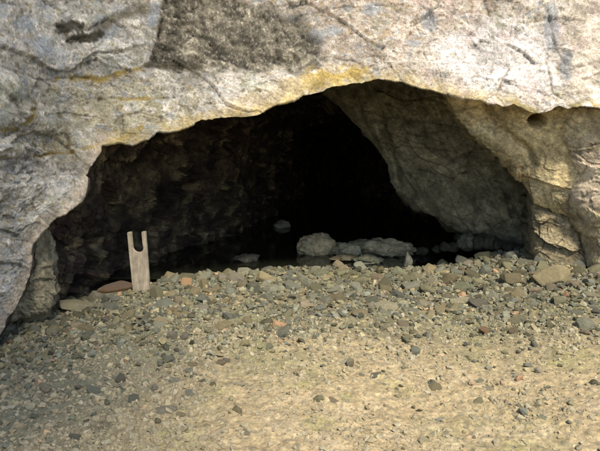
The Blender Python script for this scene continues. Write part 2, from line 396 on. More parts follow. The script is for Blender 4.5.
# ------------------------------------------------------------------ outcrops: solid rocks given by an outline at a real distance
M_OUT = rock_mat('shaded_limestone', contrast=.42, bump=.04, speck=.4, coarse=.35)
def outcrop(name, outline, Yf, thick, back, cols, label, cat, NTo=520, NR=120, amp=1.0, bulge=.12, off=0.0, center=None, extra=None, rough_edge=1.3, bed=.012):
    o = resample(outline, NTo, True); t = np.arange(NTo)/NTo*2*np.pi
    cs = np.stack([np.cos(t)*9, np.sin(t)*9, 0*t+off], 1)
    c = np.array(center) if center else o.mean(0)
    rad = np.linalg.norm(o-c, axis=1)
    o = c+(o-c)*(1+rough_edge*(2.2*perlin(cs)+1.3*perlin(cs*4))/rad)[:, None]
    rr = np.linspace(0.004, 1, NR)
    rows = []; fn = []
    for r in rr:
        q = c+(o-c)*r
        Y = Yf(q[:, 0], q[:, 1])+bulge*r**6
        rows.append(at(q[:, 0], q[:, 1], Y))
        ex_ = at(q[:, 0]+1, q[:, 1], Yf(q[:, 0]+1, q[:, 1]))-at(q[:, 0], q[:, 1], Yf(q[:, 0], q[:, 1]))
        ey_ = at(q[:, 0], q[:, 1]+1, Yf(q[:, 0], q[:, 1]+1))-at(q[:, 0], q[:, 1], Yf(q[:, 0], q[:, 1]))
        nn_ = np.cross(ex_, ey_); nn_ /= np.linalg.norm(nn_, axis=1)[:, None]
        if nn_[0, 1] > 0: nn_ = -nn_
        fn.append(nn_)
    rim_ = rows[-1]; cw = rim_.mean(0)
    for d in (.03, .08, .16, .28, .45, .65, .85, 1.0):
        k = 1+.10*min(d, .2)/.2-.55*max(d-.4, 0)
        q = cw+(rim_-cw)*k; q = q+np.array(back)*d*thick
        rows.append(q)
    rows.append(np.tile(rows[-1].mean(0), (NTo, 1))+(rows[-1]-rows[-1].mean(0))*.02)
    A = np.array(rows); N = grid_normals(A, True)
    if N[NR//2].mean(0)[1] > 0: N = -N
    N[:NR] = np.array(fn)
    P = A.reshape(-1, 3); sc = np.ones(len(A)); sc[:NR] = 1-.8*rr**8; sc[:2] = .8; sc[NR:NR+2] = .3
    D, tone, gap = rock_disp(P+off, .06*amp, .058*amp, .018*amp, bed*amp, tone=True)
    px, py = proj(P)
    if extra: D = D+extra(px, py, P)
    P2 = P+N.reshape(-1, 3)*(D*np.repeat(sc, NTo))[:, None]
    C = cols(px, py, P)*np.clip(tone, .45, 1.6)[:, None]; C = mixc(C, [.05, .045, .03], gap*.4)
    me = mesh_np(name, P2, grid_faces(len(A), NTo, True), M_OUT, C)
    return link(name, me, label, cat)
def stone_cols(base, alt, dark, seed):
    def f(px, py, P):
        a, b, c = fbm(P, 5, 3., seed), fbm(P, 5, 8., seed+5), fbm(P, 4, 26., seed+9)
        C = np.tile(np.array(base, float), (len(P), 1))
        C = mixc(C, alt, sst(-.05, .45, a)*.8); C = mixc(C, dark, sst(.05, .5, b)*.7)
        return C*(1+.35*c+.2*b)[:, None]
    return f
def slab_extra(px, py, P):
    # long fluted grooves running down the slab
    u = (px-330)*.8+(py-80)*-.45
    return .05*perlin(np.stack([u*.075, py*.008, 0*u], 1))+.03*perlin(np.stack([u*.2, py*.02, 0*u+4], 1))-.10*np.exp(-(seg_dist(px, py, [(368, 84), (378, 108), (384, 130), (392, 158), (398, 186)])/4.)**2)-.05*np.exp(-(seg_dist(px, py, [(352, 90), (362, 118), (372, 138)])/3.)**2)
outcrop('rock_slab', [(312, 84), (330, 60), (400, 50), (450, 62), (470, 110), (500, 150), (540, 186), (545, 254), (520, 250), (505, 246), (480, 239), (455, 228), (430, 214), (414, 209), (402, 198), (391, 182), (386, 163), (377, 147), (360, 130), (342, 110)],
        lambda px, py: 6.8-(px-320)/215*.6+np.clip((py-190)/60, 0, 1)*.05, 1.6, (.35, 1, .02), stone_cols([.31, .28, .18], [.42, .385, .26], [.15, .135, .085], 3.3),
        'grey fluted rock slab hanging over the dark gap at the right inside the cave', 'rock', off=3.0, center=(450, 150), bulge=.22, amp=.65, extra=slab_extra)
outcrop('rock_outcrop', [(430, 60), (444, 92), (452, 108), (466, 130), (488, 148), (508, 170), (528, 190), (534, 203), (560, 214), (590, 225), (640, 180), (620, 70), (540, 50)],
        lambda px, py: 5.24-(px-445)/150*.15+np.clip((py-95)/110, 0, 1.3)*.2, 1.7, (.35, 1, .05), stone_cols([.62, .49, .26], [.68, .59, .36], [.34, .28, .16], 11.),
        'brown rock shoulder under the lip, its edge sloping down to the right', 'rock', off=8.0, center=(520, 130), bulge=.10, amp=.65,
        extra=lambda px, py, P: -.06*np.exp(-(seg_dist(px, py, [(487, 104), (500, 125), (518, 142), (530, 150), (536, 165)])/3.)**2)-.34*np.exp(-(np.hypot((px-537)/8, (py-121)/6))**6))
outcrop('rock_outcrop', [(531, 190), (545, 200), (560, 208), (570, 216), (580, 233), (588, 262), (585, 285), (545, 280), (531, 255), (529, 220)],
        lambda px, py: 5.5-(px-530)/60*.16, 1.2, (.25, 1, .0), stone_cols([.38, .31, .18], [.46, .39, .24], [.16, .14, .09], 21.),
        'darker brown block wedged between the hanging slab and the pale right side rock', 'rock', off=14.0, NTo=360, NR=80, bulge=.10, amp=.7)
outcrop('rock_outcrop', [(548, 90), (556, 128), (565, 152), (574, 170), (568, 195), (568, 213), (581, 235), (587, 262), (590, 300), (640, 330), (760, 330), (790, 150), (720, 80), (620, 70)],
        lambda px, py: 5.12-(px-550)/200*.45+np.clip((py-110)/150, 0, 1)*.24, 1.7, (.25, 1, .05), stone_cols([.64, .52, .30], [.74, .61, .45], [.46, .39, .23], 31.),
        'pale pinkish rock standing at the right edge under the white lip', 'rock', off=19.0, center=(640, 190), bulge=.12, amp=.7)
outcrop('rock_outcrop', [(-30, 215), (25, 222), (41, 230), (47, 243), (51, 262), (55, 280), (56, 296), (48, 312), (10, 322), (-30, 320)],
        lambda px, py: 4.34+(px-30)/60*.10, .8, (-.35, 1, .0), stone_cols([.38, .335, .22], [.46, .40, .27], [.22, .19, .12], 41.),
        'narrow olive rock peeping out behind the edge of the left grey cliff', 'rock', off=25.0, NTo=360, NR=80, bulge=.08, amp=.6)

# ------------------------------------------------------------------ ground
crest_px = [-250, -40, 20, 60, 105, 150, 190, 240, 300, 350, 400, 440, 490, 525, 560, 600, 700, 850]
crest_py = [328, 326, 318, 309, 300, 286, 276, 274, 270, 272, 273, 270, 260, 254, 262, 268, 275, 280]
crest_Y = [4.3, 4.5, 4.75, 5.0, 5.2, 5.35, 5.5, 5.65, 5.75, 5.8, 5.8, 5.85, 5.85, 5.85, 5.6, 5.4, 5.2, 5.1]
CW = at(np.array(crest_px), np.array(crest_py), np.array(crest_Y))
o_ = np.argsort(CW[:, 0]); CWs = CW[o_]
XX = np.linspace(-6, 6, 601)
_cz = np.interp(XX, CWs[:, 0], CWs[:, 2]); _cy = np.interp(XX, CWs[:, 0], CWs[:, 1])
kk = np.hanning(25); kk /= kk.sum()
_cz = np.convolve(np.pad(_cz, 12, mode='edge'), kk, 'valid'); _cy = np.convolve(np.pad(_cy, 12, mode='edge'), kk, 'valid')
def ground_z(x, y, detail=True):
    x = np.asarray(x, float).ravel(); y = np.asarray(y, float).ravel()
    cz = np.interp(x, XX, _cz); cy = np.interp(x, XX, _cy)
    t = np.clip((y-2.2)/(cy-2.2), -1, 1)
    z = cz*(.35*np.clip(t, 0, 1)+.65*sst(0, 1, t))
    b = y-cy
    drop = np.where(x > 1.3, lerp(.45, .12, sst(1.3, 2.2, x)), .45)
    z = np.where(b > 0, cz-drop*sst(0, 1.0, b), z)
    P0 = np.stack([x, y, 0*x], 1)
    z = z+.028*fbm(P0, 3, .9, 5.)+.09*np.exp(-(((x-1.75)/.55)**2+((y-2.9)/.4)**2))
    if detail:
        bank = sst(3.4, 4.6, y)
        z = z+.016*fbm(P0, 5, 5., 12.)+.018*ridged(P0, 4, 7., 3.)*(.35+.65*bank)*.6+.006*fbm(P0, 4, 30., 2.)+.012*fbm(P0, 3, 11., 52.)
    return z
ys = np.concatenate([np.linspace(-3, 1.9, 30), 1.95+(np.linspace(0, 1, 620)**1.25)*4.9, np.linspace(6.95, 16, 60)])
us = np.linspace(-1, 1, 760)
GX = us[None, :]*(ys[:, None].clip(2.)*.60+.55); GY = np.repeat(ys[:, None], len(us), 1)
gz = ground_z(GX, GY)
GP = np.stack([GX.ravel(), GY.ravel(), gz], 1)
P0 = GP*np.array([1, 1, 0])
a, b_, c_, d_ = fbm(P0, 5, 1.3, 3.), fbm(P0, 5, 4.5, 8.), fbm(P0, 5, 16., 4.), fbm(P0, 4, 60., 9.)
gc = np.tile(np.array([.325, .254, .14]), (len(GP), 1))
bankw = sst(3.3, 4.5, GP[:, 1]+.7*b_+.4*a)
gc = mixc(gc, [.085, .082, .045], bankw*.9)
gc = mixc(gc, [.20, .19, .085], sst(.05, .45, a)*.5)
gc = mixc(gc, [.40, .32, .20], sst(.05, .4, b_)*(1-bankw)*.55)
gc = mixc(gc, [.15, .135, .085], sst(.1, .5, c_)*.55)
gc = mixc(gc, [.23, .22, .08], sst(.2, .5, fbm(P0, 4, 2.6, 60.))*.5)
gc = gc*(1+.5*d_+.4*c_)[:, None]
gc = mixc(gc, [.105, .105, .08], sst(.10, .38, fbm(P0, 4, 26., 71.))*.55)
gc = mixc(gc, [.115, .12, .08], sst(-.25, -1.4, GP[:, 0]+.5*a-.25*(GP[:, 1]-3))*.8)  # shade of the lower left painted into the dirt colour
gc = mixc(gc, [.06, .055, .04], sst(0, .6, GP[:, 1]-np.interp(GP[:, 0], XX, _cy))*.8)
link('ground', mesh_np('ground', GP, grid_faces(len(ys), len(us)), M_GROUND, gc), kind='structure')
BX = np.array([-150, -40, -12, -5, 5, 12, 40, 150.]); bx, by = np.meshgrid(BX, BX)
link('terrain', mesh_np('terrain', np.stack([bx.ravel(), by.ravel(), np.full(bx.size, -.42)], 1), grid_faces(8, 8), M_GROUND, np.tile([.25, .2, .12], (64, 1))), kind='structure')

# ------------------------------------------------------------------ pool
WZ = .10
mw = bpy.data.materials.new('dark_still_water'); mw.use_nodes = True; nt = mw.node_tree; b = nt.nodes['Principled BSDF']
b.inputs['Base Color'].default_value = (.008, .009, .006, 1); b.inputs['Roughness'].default_value = .03; b.inputs['IOR'].default_value = 1.33
tc = nd(nt, 'ShaderNodeTexCoord'); nn = noise_node(nt, tc.outputs['Object'], 9, 3, .5); bp = nd(nt, 'ShaderNodeBump'); bp.inputs['Distance'].default_value = .004; bp.inputs['Strength'].default_value = .35
nt.links.new(nn.outputs[0], bp.inputs['Height']); nt.links.new(bp.outputs[0], b.inputs['Normal'])
wx = np.linspace(-2.4, 3.2, 40); wy = np.linspace(5.55, 15, 60); X, Y = np.meshgrid(wx, wy)
link('water', mesh_np('water', np.stack([X.ravel(), Y.ravel(), np.full(X.size, WZ)], 1), grid_faces(60, 40), mw), kind='structure')

# ------------------------------------------------------------------ stones
def ico(sub):
    import bmesh
    bm = bmesh.new(); bmesh.ops.create_icosphere(bm, subdivisions=sub, radius=1)
    V = np.array([v.co[:] for v in bm.verts]); F = np.array([[v.index for v in f.verts] for f in bm.faces]); bm.free(); return V, F
I1, I3, I4, I6 = ico(1), ico(3), ico(4), ico(6)
I2 = ico(2)
def rock_shape(V, seed, cuts=11, noise=.10, box=(1, .8, .6), freq=1.6):
    r = np.random.default_rng(seed); V = V.copy()
    V = V*(1+noise*fbm(V, 3, freq, seed*3.1))[:, None]
    for k in range(cuts):
        n = r.normal(size=3); n /= np.linalg.norm(n); d = r.uniform(.55, .86)
        s = V@n-d; m = s > 0
        V[m] -= np.outer(s[m]*.93, n)
    V = V*(1+noise*.25*fbm(V, 3, 5., seed*1.7))[:, None]
    V = V*np.array(box)
    return V/np.abs(V).max()
STC = {'grey': (.30, .295, .26), 'olive': (.23, .205, .115), 'tan': (.40, .30, .17), 'pale': (.52, .44, .33), 'slate': (.235, .25, .25), 'rust': (.31, .205, .125),
       'pink': (.50, .36, .27), 'plum': (.32, .265, .25), 'cream': (.58, .47, .26), 'moss': (.17, .19, .13)}
for k_ in STC:
    STC[k_] = tuple(np.array(STC[k_])*(np.array([.46, .48, .385]) if k_ != 'rust' else np.array([1.05, .95, .8])))
    STC[k_] = tuple(np.array(STC[k_])*(.62 if k_ not in ('rust',) else .85)+(np.array([.19, .175, .115])*(.38 if k_ != 'rust' else .12)))
STM = {k: rock_mat('stone_'+k, base=v, contrast=.28, bump=.012, scale=.9, rand=True, speck=.15) for k, v in STC.items()}
def hull_stone(seed, npts, box, bevel=.0, flat=.0):
    import bmesh
    r = np.random.default_rng(seed); p = r.normal(size=(npts, 3)); p /= np.linalg.norm(p, axis=1)[:, None]
    p = np.sign(p)*np.abs(p)**.8*r.uniform(.78, 1., (npts, 1))*np.array(box)
    bm = bmesh.new(); [bm.verts.new(q) for q in p]
    g = bmesh.ops.convex_hull(bm, input=bm.verts)
    bmesh.ops.delete(bm, geom=[v for v in bm.verts if not v.link_faces], context='VERTS')
    if bevel:
        bmesh.ops.dissolve_limit(bm, angle_limit=.22, verts=bm.verts, edges=bm.edges)
        bmesh.ops.bevel(bm, geom=list(bm.edges), offset=bevel, segments=2, affect='EDGES', profile=.6)
        bmesh.ops.triangulate(bm, faces=bm.faces)
        bmesh.ops.subdivide_edges(bm, edges=[e for e in bm.edges if e.calc_length() > .25], cuts=2, use_grid_fill=True)
    bmesh.ops.triangulate(bm, faces=bm.faces); bmesh.ops.recalc_face_normals(bm, faces=bm.faces)
    bm.verts.index_update()
    V = np.array([v.co[:] for v in bm.verts]); F = np.array([[v.index for v in f.verts] for f in bm.faces]); bm.free()
    if bevel: V = V*(1+.05*fbm(V, 3, 3.5, seed*1.3)+.02*fbm(V, 2, 9., seed*.7))[:, None]
    return V/np.abs(V).max(), F
shapes = {}
def stone_mesh(kind, col):
    key = (kind, col)
    if key not in shapes:
        r = np.random.default_rng(kind+500); box = (1, r.uniform(.6, .95), r.uniform(.42, .75))
        V, Fs = hull_stone(kind+900, 17+kind % 6, box, .07); shapes[key] = mesh_np('stone', V, Fs, STM[col], smooth=False)
    return shapes[key]
def stone_obj(p, size, rot, kind, col, label, group=None, name='stone', scale=None):
    o = link(name, stone_mesh(kind, col), label, 'stone', group)
    o.location = p; o.rotation_euler = rot; o.scale = scale if scale is not None else (size, size, size)
    return o
def ground_hit(px, py):
    """where the line of sight meets the ground"""
    Y = np.linspace(2.2, 7, 1200); q = at(np.full(1200, px), np.full(1200, py), Y)
    z = ground_z(q[:, 0], q[:, 1], False); k = np.argmax(q[:, 2] <= z)
    return q[k]
placed = []
# the ones the picture lets one tell apart: foot px, foot py, width px, height px, depth ratio, colour, tilt, label
NAMED = [
 (113, 292, 36, 11, .7, 'rust', .12, 'flat rust-stained stone lying behind the notched board on its left'),
 (76, 312, 50, 13, .45, 'pale', .30, 'long narrow pale stone slanting up beside the foot of the left cliff'),
 (33, 324, 34, 22, .6, 'tan', .1, 'blocky buff stone against the foot of the narrow olive rock'),
 (108, 312, 20, 10, .8, 'slate', .2, 'flat slate-grey stone between the long narrow stone and the board'),
 (156, 299, 13, 21, .6, 'olive', .5, 'pointed olive stone leaning against the right foot of the notched board'),
 (186, 287, 12, 12, .8, 'rust', .1, 'round orange stone on the bank crest right of the board'),
 (204, 290, 12, 15, .7, 'cream', .5, 'pointed yellowish stone standing on the bank crest'),
 (178, 304, 11, 11, .9, 'pink', .2, 'pale pink stone below the round orange stone'),
 (224, 314, 12, 9, .9, 'pale', .2, 'small whitish stone in the middle of the left bank'),
 (278, 328, 18, 9, .7, 'rust', .05, 'flat orange stone on the beaten dirt below the bank'),
 (172, 340, 12, 12, .8, 'plum', .3, 'plum-grey broken stone, left one of a dark pair on the dirt'),
 (184, 341, 10, 11, .8, 'plum', .6, 'dark plum stone, right one of a dark pair on the dirt'),
 (243, 347, 14, 9, .8, 'cream', .4, 'pale yellow chip lying below the dark pair of stones'),
 (307, 309, 17, 9, .8, 'pink', .1, 'pinkish oval stone on the bank in front of the boulders'),
 (320, 311, 13, 8, .8, 'slate', .2, 'dark slate stone touching the pinkish oval stone'),
 (386, 311, 29, 11, .6, 'pale', .05, 'long whitish flat stone lying alone on the bank'),
 (372, 309, 9, 9, .9, 'plum', .3, 'small dark stone at the left end of the long whitish stone'),
 (485, 335, 14, 9, .8, 'rust', .1, 'bright orange stone on the right dirt slope'),
 (461, 304, 24, 10, .7, 'pale', .12, 'pale wedge-shaped stone at the right end of the bank'),
 (480, 307, 22, 9, .8, 'plum', .2, 'purplish grey stone beside the pale wedge-shaped stone'),
 (557, 285, 46, 25, .8, 'tan', .1, 'largest tan stone at the foot of the darker brown block'),
 (514, 285, 26, 16, .8, 'tan', .2, 'pinkish tan stone left of the largest tan stone'),
 (576, 288, 20, 10, .8, 'pink', .1, 'oval buff stone below the largest tan stone'),
 (590, 298, 22, 8, .7, 'pale', .0, 'thin pale flat stone at the right edge of the bank'),
 (536, 294, 15, 9, .8, 'pink', .2, 'rosy stone in the rubble below the pinkish tan stone'),
 (560, 305, 20, 10, .8, 'olive', .1, 'olive-yellow stone in the rubble near the right edge'),
 (485, 391, 26, 7, .6, 'pale', .05, 'long whitish stone sunk in the bare dirt low on the right'),
 (520, 409, 11, 11, .8, 'grey', .1, 'lone grey stone on the bare dirt low on the right'),
 (120, 382, 12, 17, .8, 'plum', .5, 'upright mauve stone with dark side on the dirt at the lower left'),
 (133, 402, 18, 13, .8, 'slate', .3, 'blue-grey stone below the upright mauve stone'),
 (165, 414, 30, 11, .7, 'plum', .1, 'wide brownish mauve stone in the dirt at the lower left'),
 (92, 395, 26, 14, .5, 'slate', .4, 'tilted dark slab in the dirt at the lower left'),
 (75, 440, 20, 14, .8, 'grey', .2, 'pale grey stone near the bottom edge at the left'),
 (245, 436, 16, 9, .8, 'pale', .2, 'whitish stone in the light dirt near the bottom edge'),
 (128, 320, 18, 12, .8, 'tan', .2, 'buff stone just below the foot of the board'),
 (52, 336, 16, 11, .8, 'pale', .2, 'pale stone in the dark rubble below the blocky buff stone'),
 (64, 334, 10, 9, .8, 'pink', .1, 'small pink stone beside the pale stone at the left'),
 (265, 283, 26, 14, .7, 'tan', .2, 'broad tan stone on the crest behind the rubble'),
 (350, 366, 10, 10, .8, 'pale', .3, 'small white stone on the dirt in the middle'),
 (416, 355, 14, 10, .8, 'slate', .2, 'dark stone on the dirt slope right of the middle'),
]
for i, (fx, fy, w, h, dr, col, tilt, lab) in enumerate(NAMED):
    p = ground_hit(fx, fy); m = p[1]/FPX*.98
    W, H = w*m/2*(.85 if fy > 370 else 1), h*m/2*(.85 if fy > 370 else 1.02)
    me = stone_mesh(i % 14, col)
    ex = np.array([v.co[:] for v in me.vertices]); e = np.abs(ex).max(0)
    p = p+np.array([0, W*dr*.6, H*(.62 if fy < 370 else .3)])
    stone_obj(p, None, (0, (-tilt if i % 2 == 0 else tilt)*.7, rng.uniform(-.35, .35)), i % 14, col, lab, scale=(W/e[0], max(W*dr, H*.7)/e[1], H/e[2]))
    placed.append((p[0], p[1], W))
# scattered rubble
cand = []
def scatter(n, ylo, yhi, slo, shi, dens):
    k = 0; tries = 0
    while k < n and tries < n*30:
        tries += 1
        y = rng.uniform(ylo, yhi); x = rng.uniform(-1, 1)*(y*.5+.25)
        cy = np.interp(x, XX, _cy)
        if rng.random() > dens(x, y, cy): continue
        s = slo*(shi/slo)**(rng.random()**1.35)
        cand.append((x, y, s)); k += 1
dn = lambda x, y, cy: np.exp(-((y-cy+.35)/.72)**2) if y < cy+.35 else 0
scatter(1600, 3.9, 6.1, .024, .088, dn)
scatter(850, 2.9, 5.2, .013, .042, lambda x, y, cy: (.10+.9*sst(3.3, 4.8, y))*(1 if x > -.4 else 1.6)+.3*(x < -.5))
scatter(110, 2.5, 4.2, .010, .026, lambda x, y, cy: .4+.6*(x < -.3))
big = []
occ = {}
for (x, y, s) in sorted(cand, key=lambda c: -c[2]):
    ok = True
    ix, iy = int(math.floor(x/.12)), int(math.floor(y/.12))
    for a in range(ix-1, ix+2):
        for b in range(iy-1, iy+2):
            for (x2, y2, s2) in occ.get((a, b), ()):
                if (x-x2)**2+(y-y2)**2 < ((s+s2)*.72)**2: ok = False
    if 124 < proj(np.array([x, y, .15]))[0] < 156 and 272 < proj(np.array([x, y, .15]))[1] < 305: ok = False
    if any((x-q[0])**2+(y-q[1])**2 < (s*.8+q[2]*.85)**2 for q in placed): ok = False
    if x < -1.55 and y < 4.45+(-1.55-x)*-.4 and x < -y*.44: ok = False
    if not ok: continue
    occ.setdefault((ix, iy), []).append((x, y, s)); big.append((x, y, s))
bz = ground_z([b[0] for b in big], [b[1] for b in big])
info = []
for (x, y, s), z in zip(big, bz):
    px, py = proj(np.array([x, y, z])); info.append((s/y, px, py, x, y, z, s))
vis = sorted([q for q in info if -5 < q[1] < 605 and 240 < q[2] < 455], key=lambda q: -q[0])
NIND = 255
keep = vis[:NIND]; rest_big = vis[NIND:]
CLS = ['grey', 'olive', 'tan', 'slate', 'pale', 'pink', 'moss', 'plum']; CPW = np.array([.24, .22, .14, .16, .07, .04, .09, .04]); CPW /= CPW.sum()
FPW = np.array([.26, .16, .26, .04, .16, .08, .02, .02]); FPW /= FPW.sum()
WORD = {'grey': 'grey', 'olive': 'olive-brown', 'tan': 'tan', 'slate': 'dark slate', 'pale': 'whitish', 'pink': 'pinkish', 'moss': 'greenish', 'plum': 'mauve-grey'}
def zone(px, py, x, y):
    cy = np.interp(x, XX, _cy)
    side = 'left' if px < 210 else ('middle' if px < 400 else 'right')
    if y > cy-.28: return 'on the crest of the bank, %s stretch' % side
    if y > cy-.85: return 'in the rubble on the bank, %s stretch' % side
    return 'scattered on the dirt in front of the bank, %s stretch' % side
for i, (q, px, py, x, y, z, s) in enumerate(keep):
    zn = zone(px, py, x, y); fr = zn.startswith('scattered')
    col = str(rng.choice(CLS, p=FPW if fr else CPW))
    sx = s*rng.uniform(.9, 1.15)
    rot = (rng.uniform(-.5, .5), rng.uniform(-.5, .5), rng.uniform(0, 6.28))
    stone_obj((x, y, z+s*(-.08 if fr else .12)), None, rot, int(rng.integers(14)), col, 'angular %s stone %s' % (WORD[col], zn), '%s stones %s' % (WORD[col], zn), scale=(sx, s, s*rng.uniform(.8, 1.1)))
# everything smaller is one uncountable carpet of rubble and grit
tmpl = [hull_stone(40+k, 15, (1, rng.uniform(.6, .95), rng.uniform(.45, .8)), .06) for k in range(12)]
tsm = [hull_stone(70+k, 11, (1, rng.uniform(.6, .95), rng.uniform(.5, .85))) for k in range(12)]
def euler_mats(n):
    a = rng.uniform(-.7, .7, n); b = rng.uniform(-.7, .7, n); c = rng.uniform(0, 6.283, n)
    ca, sa, cb, sb, cc, sc = np.cos(a), np.sin(a), np.cos(b), np.sin(b), np.cos(c), np.sin(c); O = np.zeros(n); I = np.ones(n)
    Rx = np.stack([I, O, O, O, ca, -sa, O, sa, ca], 1).reshape(-1, 3, 3); Ry = np.stack([cb, O, sb, O, I, O, -sb, O, cb], 1).reshape(-1, 3, 3)
    Rz = np.stack([cc, -sc, O, sc, cc, O, O, O, I], 1).reshape(-1, 3, 3)
    return Rz@Ry@Rx
PAL = np.array([STC[c] for c in CLS]+[STC['rust'], STC['cream']]); PW = np.append(CPW*.965, [.015, .02])
def carpet(name, pts, sizes, tm, sink=.25, pal=PAL, pw=PW, soft=0.0):
    n = len(pts); k = rng.integers(len(tm), size=n); z = ground_z(pts[:, 0], pts[:, 1])+sizes*sink
    R = euler_mats(n); pos = np.concatenate([pts, z[:, None]], 1); sc = sizes[:, None]*rng.uniform(.8, 1.2, (n, 3))
    C = pal[rng.choice(len(pal), n, p=pw/pw.sum())]*rng.uniform(.40, 1.40, (n, 1))
    C = lerp(C, np.array([.30, .245, .15]), (soft*sst(4.9, 3.6, pts[:, 1]))[:, None])
    Vs, Fs, Cs, o = [], [], [], 0
    for j, (TV, TF) in enumerate(tm):
        m = k == j; T = TV[None]*sc[m][:, None, :]; T = np.einsum('nij,nvj->nvi', R[m], T)+pos[m][:, None, :]
        nv = len(TV); c = int(m.sum())
        Fs.append((TF[None]+(np.arange(c)*nv)[:, None, None]).reshape(-1, 3)+o); Vs.append(T.reshape(-1, 3)); Cs.append(np.repeat(C[m][:, None], nv, 1).reshape(-1, 3)); o += c*nv
    return link(name, mesh_np(name, np.concatenate(Vs), np.concatenate(Fs), M_RUBBLE, np.concatenate(Cs), smooth=False), kind='stuff')
def samp(n, ylo, yhi, dens, slo, shi, pw=1.6):
    out = []
    while len(out) < n:
        y = rng.uniform(ylo, yhi, n*2); x = rng.uniform(-1, 1, n*2)*(y*.5+.75); cy = np.interp(x, XX, _cy)
        m = rng.random(n*2) < dens(x, y, cy); out += list(zip(x[m], y[m]))
    out = np.array(out[:n]); return out, slo*(shi/slo)**(rng.random(n)**pw)
pts = np.array([(q[3], q[4]) for q in rest_big]); szs = np.array([q[6] for q in rest_big])
p2, s2 = samp(13500, 3.2, 6.4, lambda x, y, cy: np.where(y < cy+.5, np.exp(-((y-cy+.35)/.95)**2), 0)*np.clip(.7+.9*fbm(np.stack([x, y, 0*x], 1), 3, 2.2, 4.), .12, 1), .010, .034)
pts = np.concatenate([pts, p2]); szs = np.concatenate([szs, s2])
o = carpet('rubble', pts, szs, tmpl, pal=PAL*.76); o['label'] = 'loose small stones heaped along the bank'; o['category'] = 'rubble'
p3, s3 = samp(72000, 2.2, 5.6, lambda x, y, cy: np.clip(.25+.5*sst(3.2, 4.8, y)+1.1*fbm(np.stack([x, y, 0*x], 1), 4, 1.8, 14.), .05, 1)*(1-.5*sst(4.2, 3.3, y)*sst(-.8, .1, x)), .003, .012, 1.9)
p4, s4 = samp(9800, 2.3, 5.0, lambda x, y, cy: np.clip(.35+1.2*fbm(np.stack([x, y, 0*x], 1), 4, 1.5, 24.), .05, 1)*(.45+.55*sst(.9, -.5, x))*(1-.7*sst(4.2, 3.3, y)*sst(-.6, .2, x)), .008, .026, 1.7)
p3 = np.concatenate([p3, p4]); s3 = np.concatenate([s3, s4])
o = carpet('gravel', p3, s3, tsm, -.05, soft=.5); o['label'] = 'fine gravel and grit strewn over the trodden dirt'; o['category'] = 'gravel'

# ------------------------------------------------------------------ boulders in and beside the pool
M_BLD = rock_mat('wet_boulder', contrast=.45, bump=.03, rough=.85, scale=1.2, speck=.3, spec=.1)
def boulder(name, fx, fy, Y, w, h, depth, col, alt, seed, label, cuts=14, sub=None, yaw=0, zoff=0, lump=.16, vis_=.72):
    V0, F0 = sub or ico(5)
    p = at(fx, fy, Y)+np.array([0, depth*.8, 0]); m = Y/FPX
    V = rock_shape(V0, seed, cuts, lump, (1, 1, 1), 1.5)
    e = np.abs(V).max(0); V = V/e*np.array([w*m/2, depth, h*m*vis_])
    c, s = math.cos(yaw), math.sin(yaw); V = V@np.array([[c, s, 0], [-s, c, 0], [0, 0, 1]])
    q = V+p
    V = V+(V/np.linalg.norm(V, axis=1)[:, None])*(.02*ridged(q, 4, 9., seed)+.014*fbm(q, 4, 22., seed)+.03*fbm(q, 3, 4., seed+2)+.022*facets(q, np.array([7., 7., 10.]), 1.1, seed)[0]+.010*facets(q, np.array([17., 17., 22.]), 1.1, seed)[0])[:, None]*min(1, w*m/.35)
    n1, n2 = fbm(q, 4, 7., seed+3.), fbm(q, 4, 25., seed+6.)
    C = mixc(np.tile(np.array(col, float), (len(V), 1)), alt, sst(-.1, .4, n1)); C = C*(1+.4*n2)[:, None]
    o = link(name, mesh_np(name, V, F0, M_BLD, C), label, 'boulder'); o.location = p+np.array([0, 0, h*m*(1-vis_)+zoff]); return o
def yw(py):            # distance at which the water is seen at height py
    b = (225.5-py)/FPX; return (WZ-CAM[2])*(FW[1]+b*UP[1])/(FW[2]+b*UP[2])
boulder('boulder', 319, 255, yw(255), 44, 19, .20, [.47, .39, .23], [.36, .31, .20], 3, 'rounded buff boulder standing in the pool with its mirror image below')
boulder('boulder', 380, 258, yw(257), 76, 17, .20, [.39, .34, .22], [.21, .19, .12], 8, 'long knobbly grey boulder in the pool right of the rounded one', cuts=7, lump=.4)
boulder('boulder', 349, 256, yw(258), 34, 13, .13, [.34, .31, .20], [.17, .18, .12], 15, 'greenish boulder squeezed between the two larger pool boulders', cuts=8, lump=.3)
boulder('boulder', 344, 261, yw(262), 30, 5, .12, [.20, .17, .10], [.26, .23, .15], 21, 'low flat brown stone awash in front of the pool boulders')
boulder('boulder', 372, 264, yw(264), 34, 6, .10, [.19, .19, .12], [.13, .14, .10], 26, 'low greenish stone awash before the long knobbly boulder')
boulder('boulder', 408, 266, yw(266), 9, 14, .05, [.36, .34, .24], [.26, .25, .18], 31, 'small upright pale stone at the right end of the knobbly boulder')
boulder('boulder', 282, 228, yw(228), 17, 6, .10, [.40, .38, .28], [.3, .28, .2], 36, 'small lone stone far back in the dark pool')
boulder('boulder', 246, 262, yw(262), 26, 6, .10, [.17, .15, .10], [.12, .11, .08], 41, 'low brown stone at the water edge left of the boulders')
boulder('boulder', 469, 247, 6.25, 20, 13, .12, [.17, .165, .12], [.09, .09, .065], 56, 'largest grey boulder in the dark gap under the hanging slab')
GAPROCKS = [(424, 254, 6.6, 15, 6), (438, 252, 6.5, 12, 6), (447, 249, 6.35, 11, 6), (455, 251, 6.3, 13, 7), (480, 247, 6.2, 16, 9), (491, 247, 6.15, 18, 9), (501, 248, 6.1, 14, 7), (462, 241, 6.7, 13, 8), (484, 241, 6.5, 14, 8), (512, 250, 6., 15, 7)]
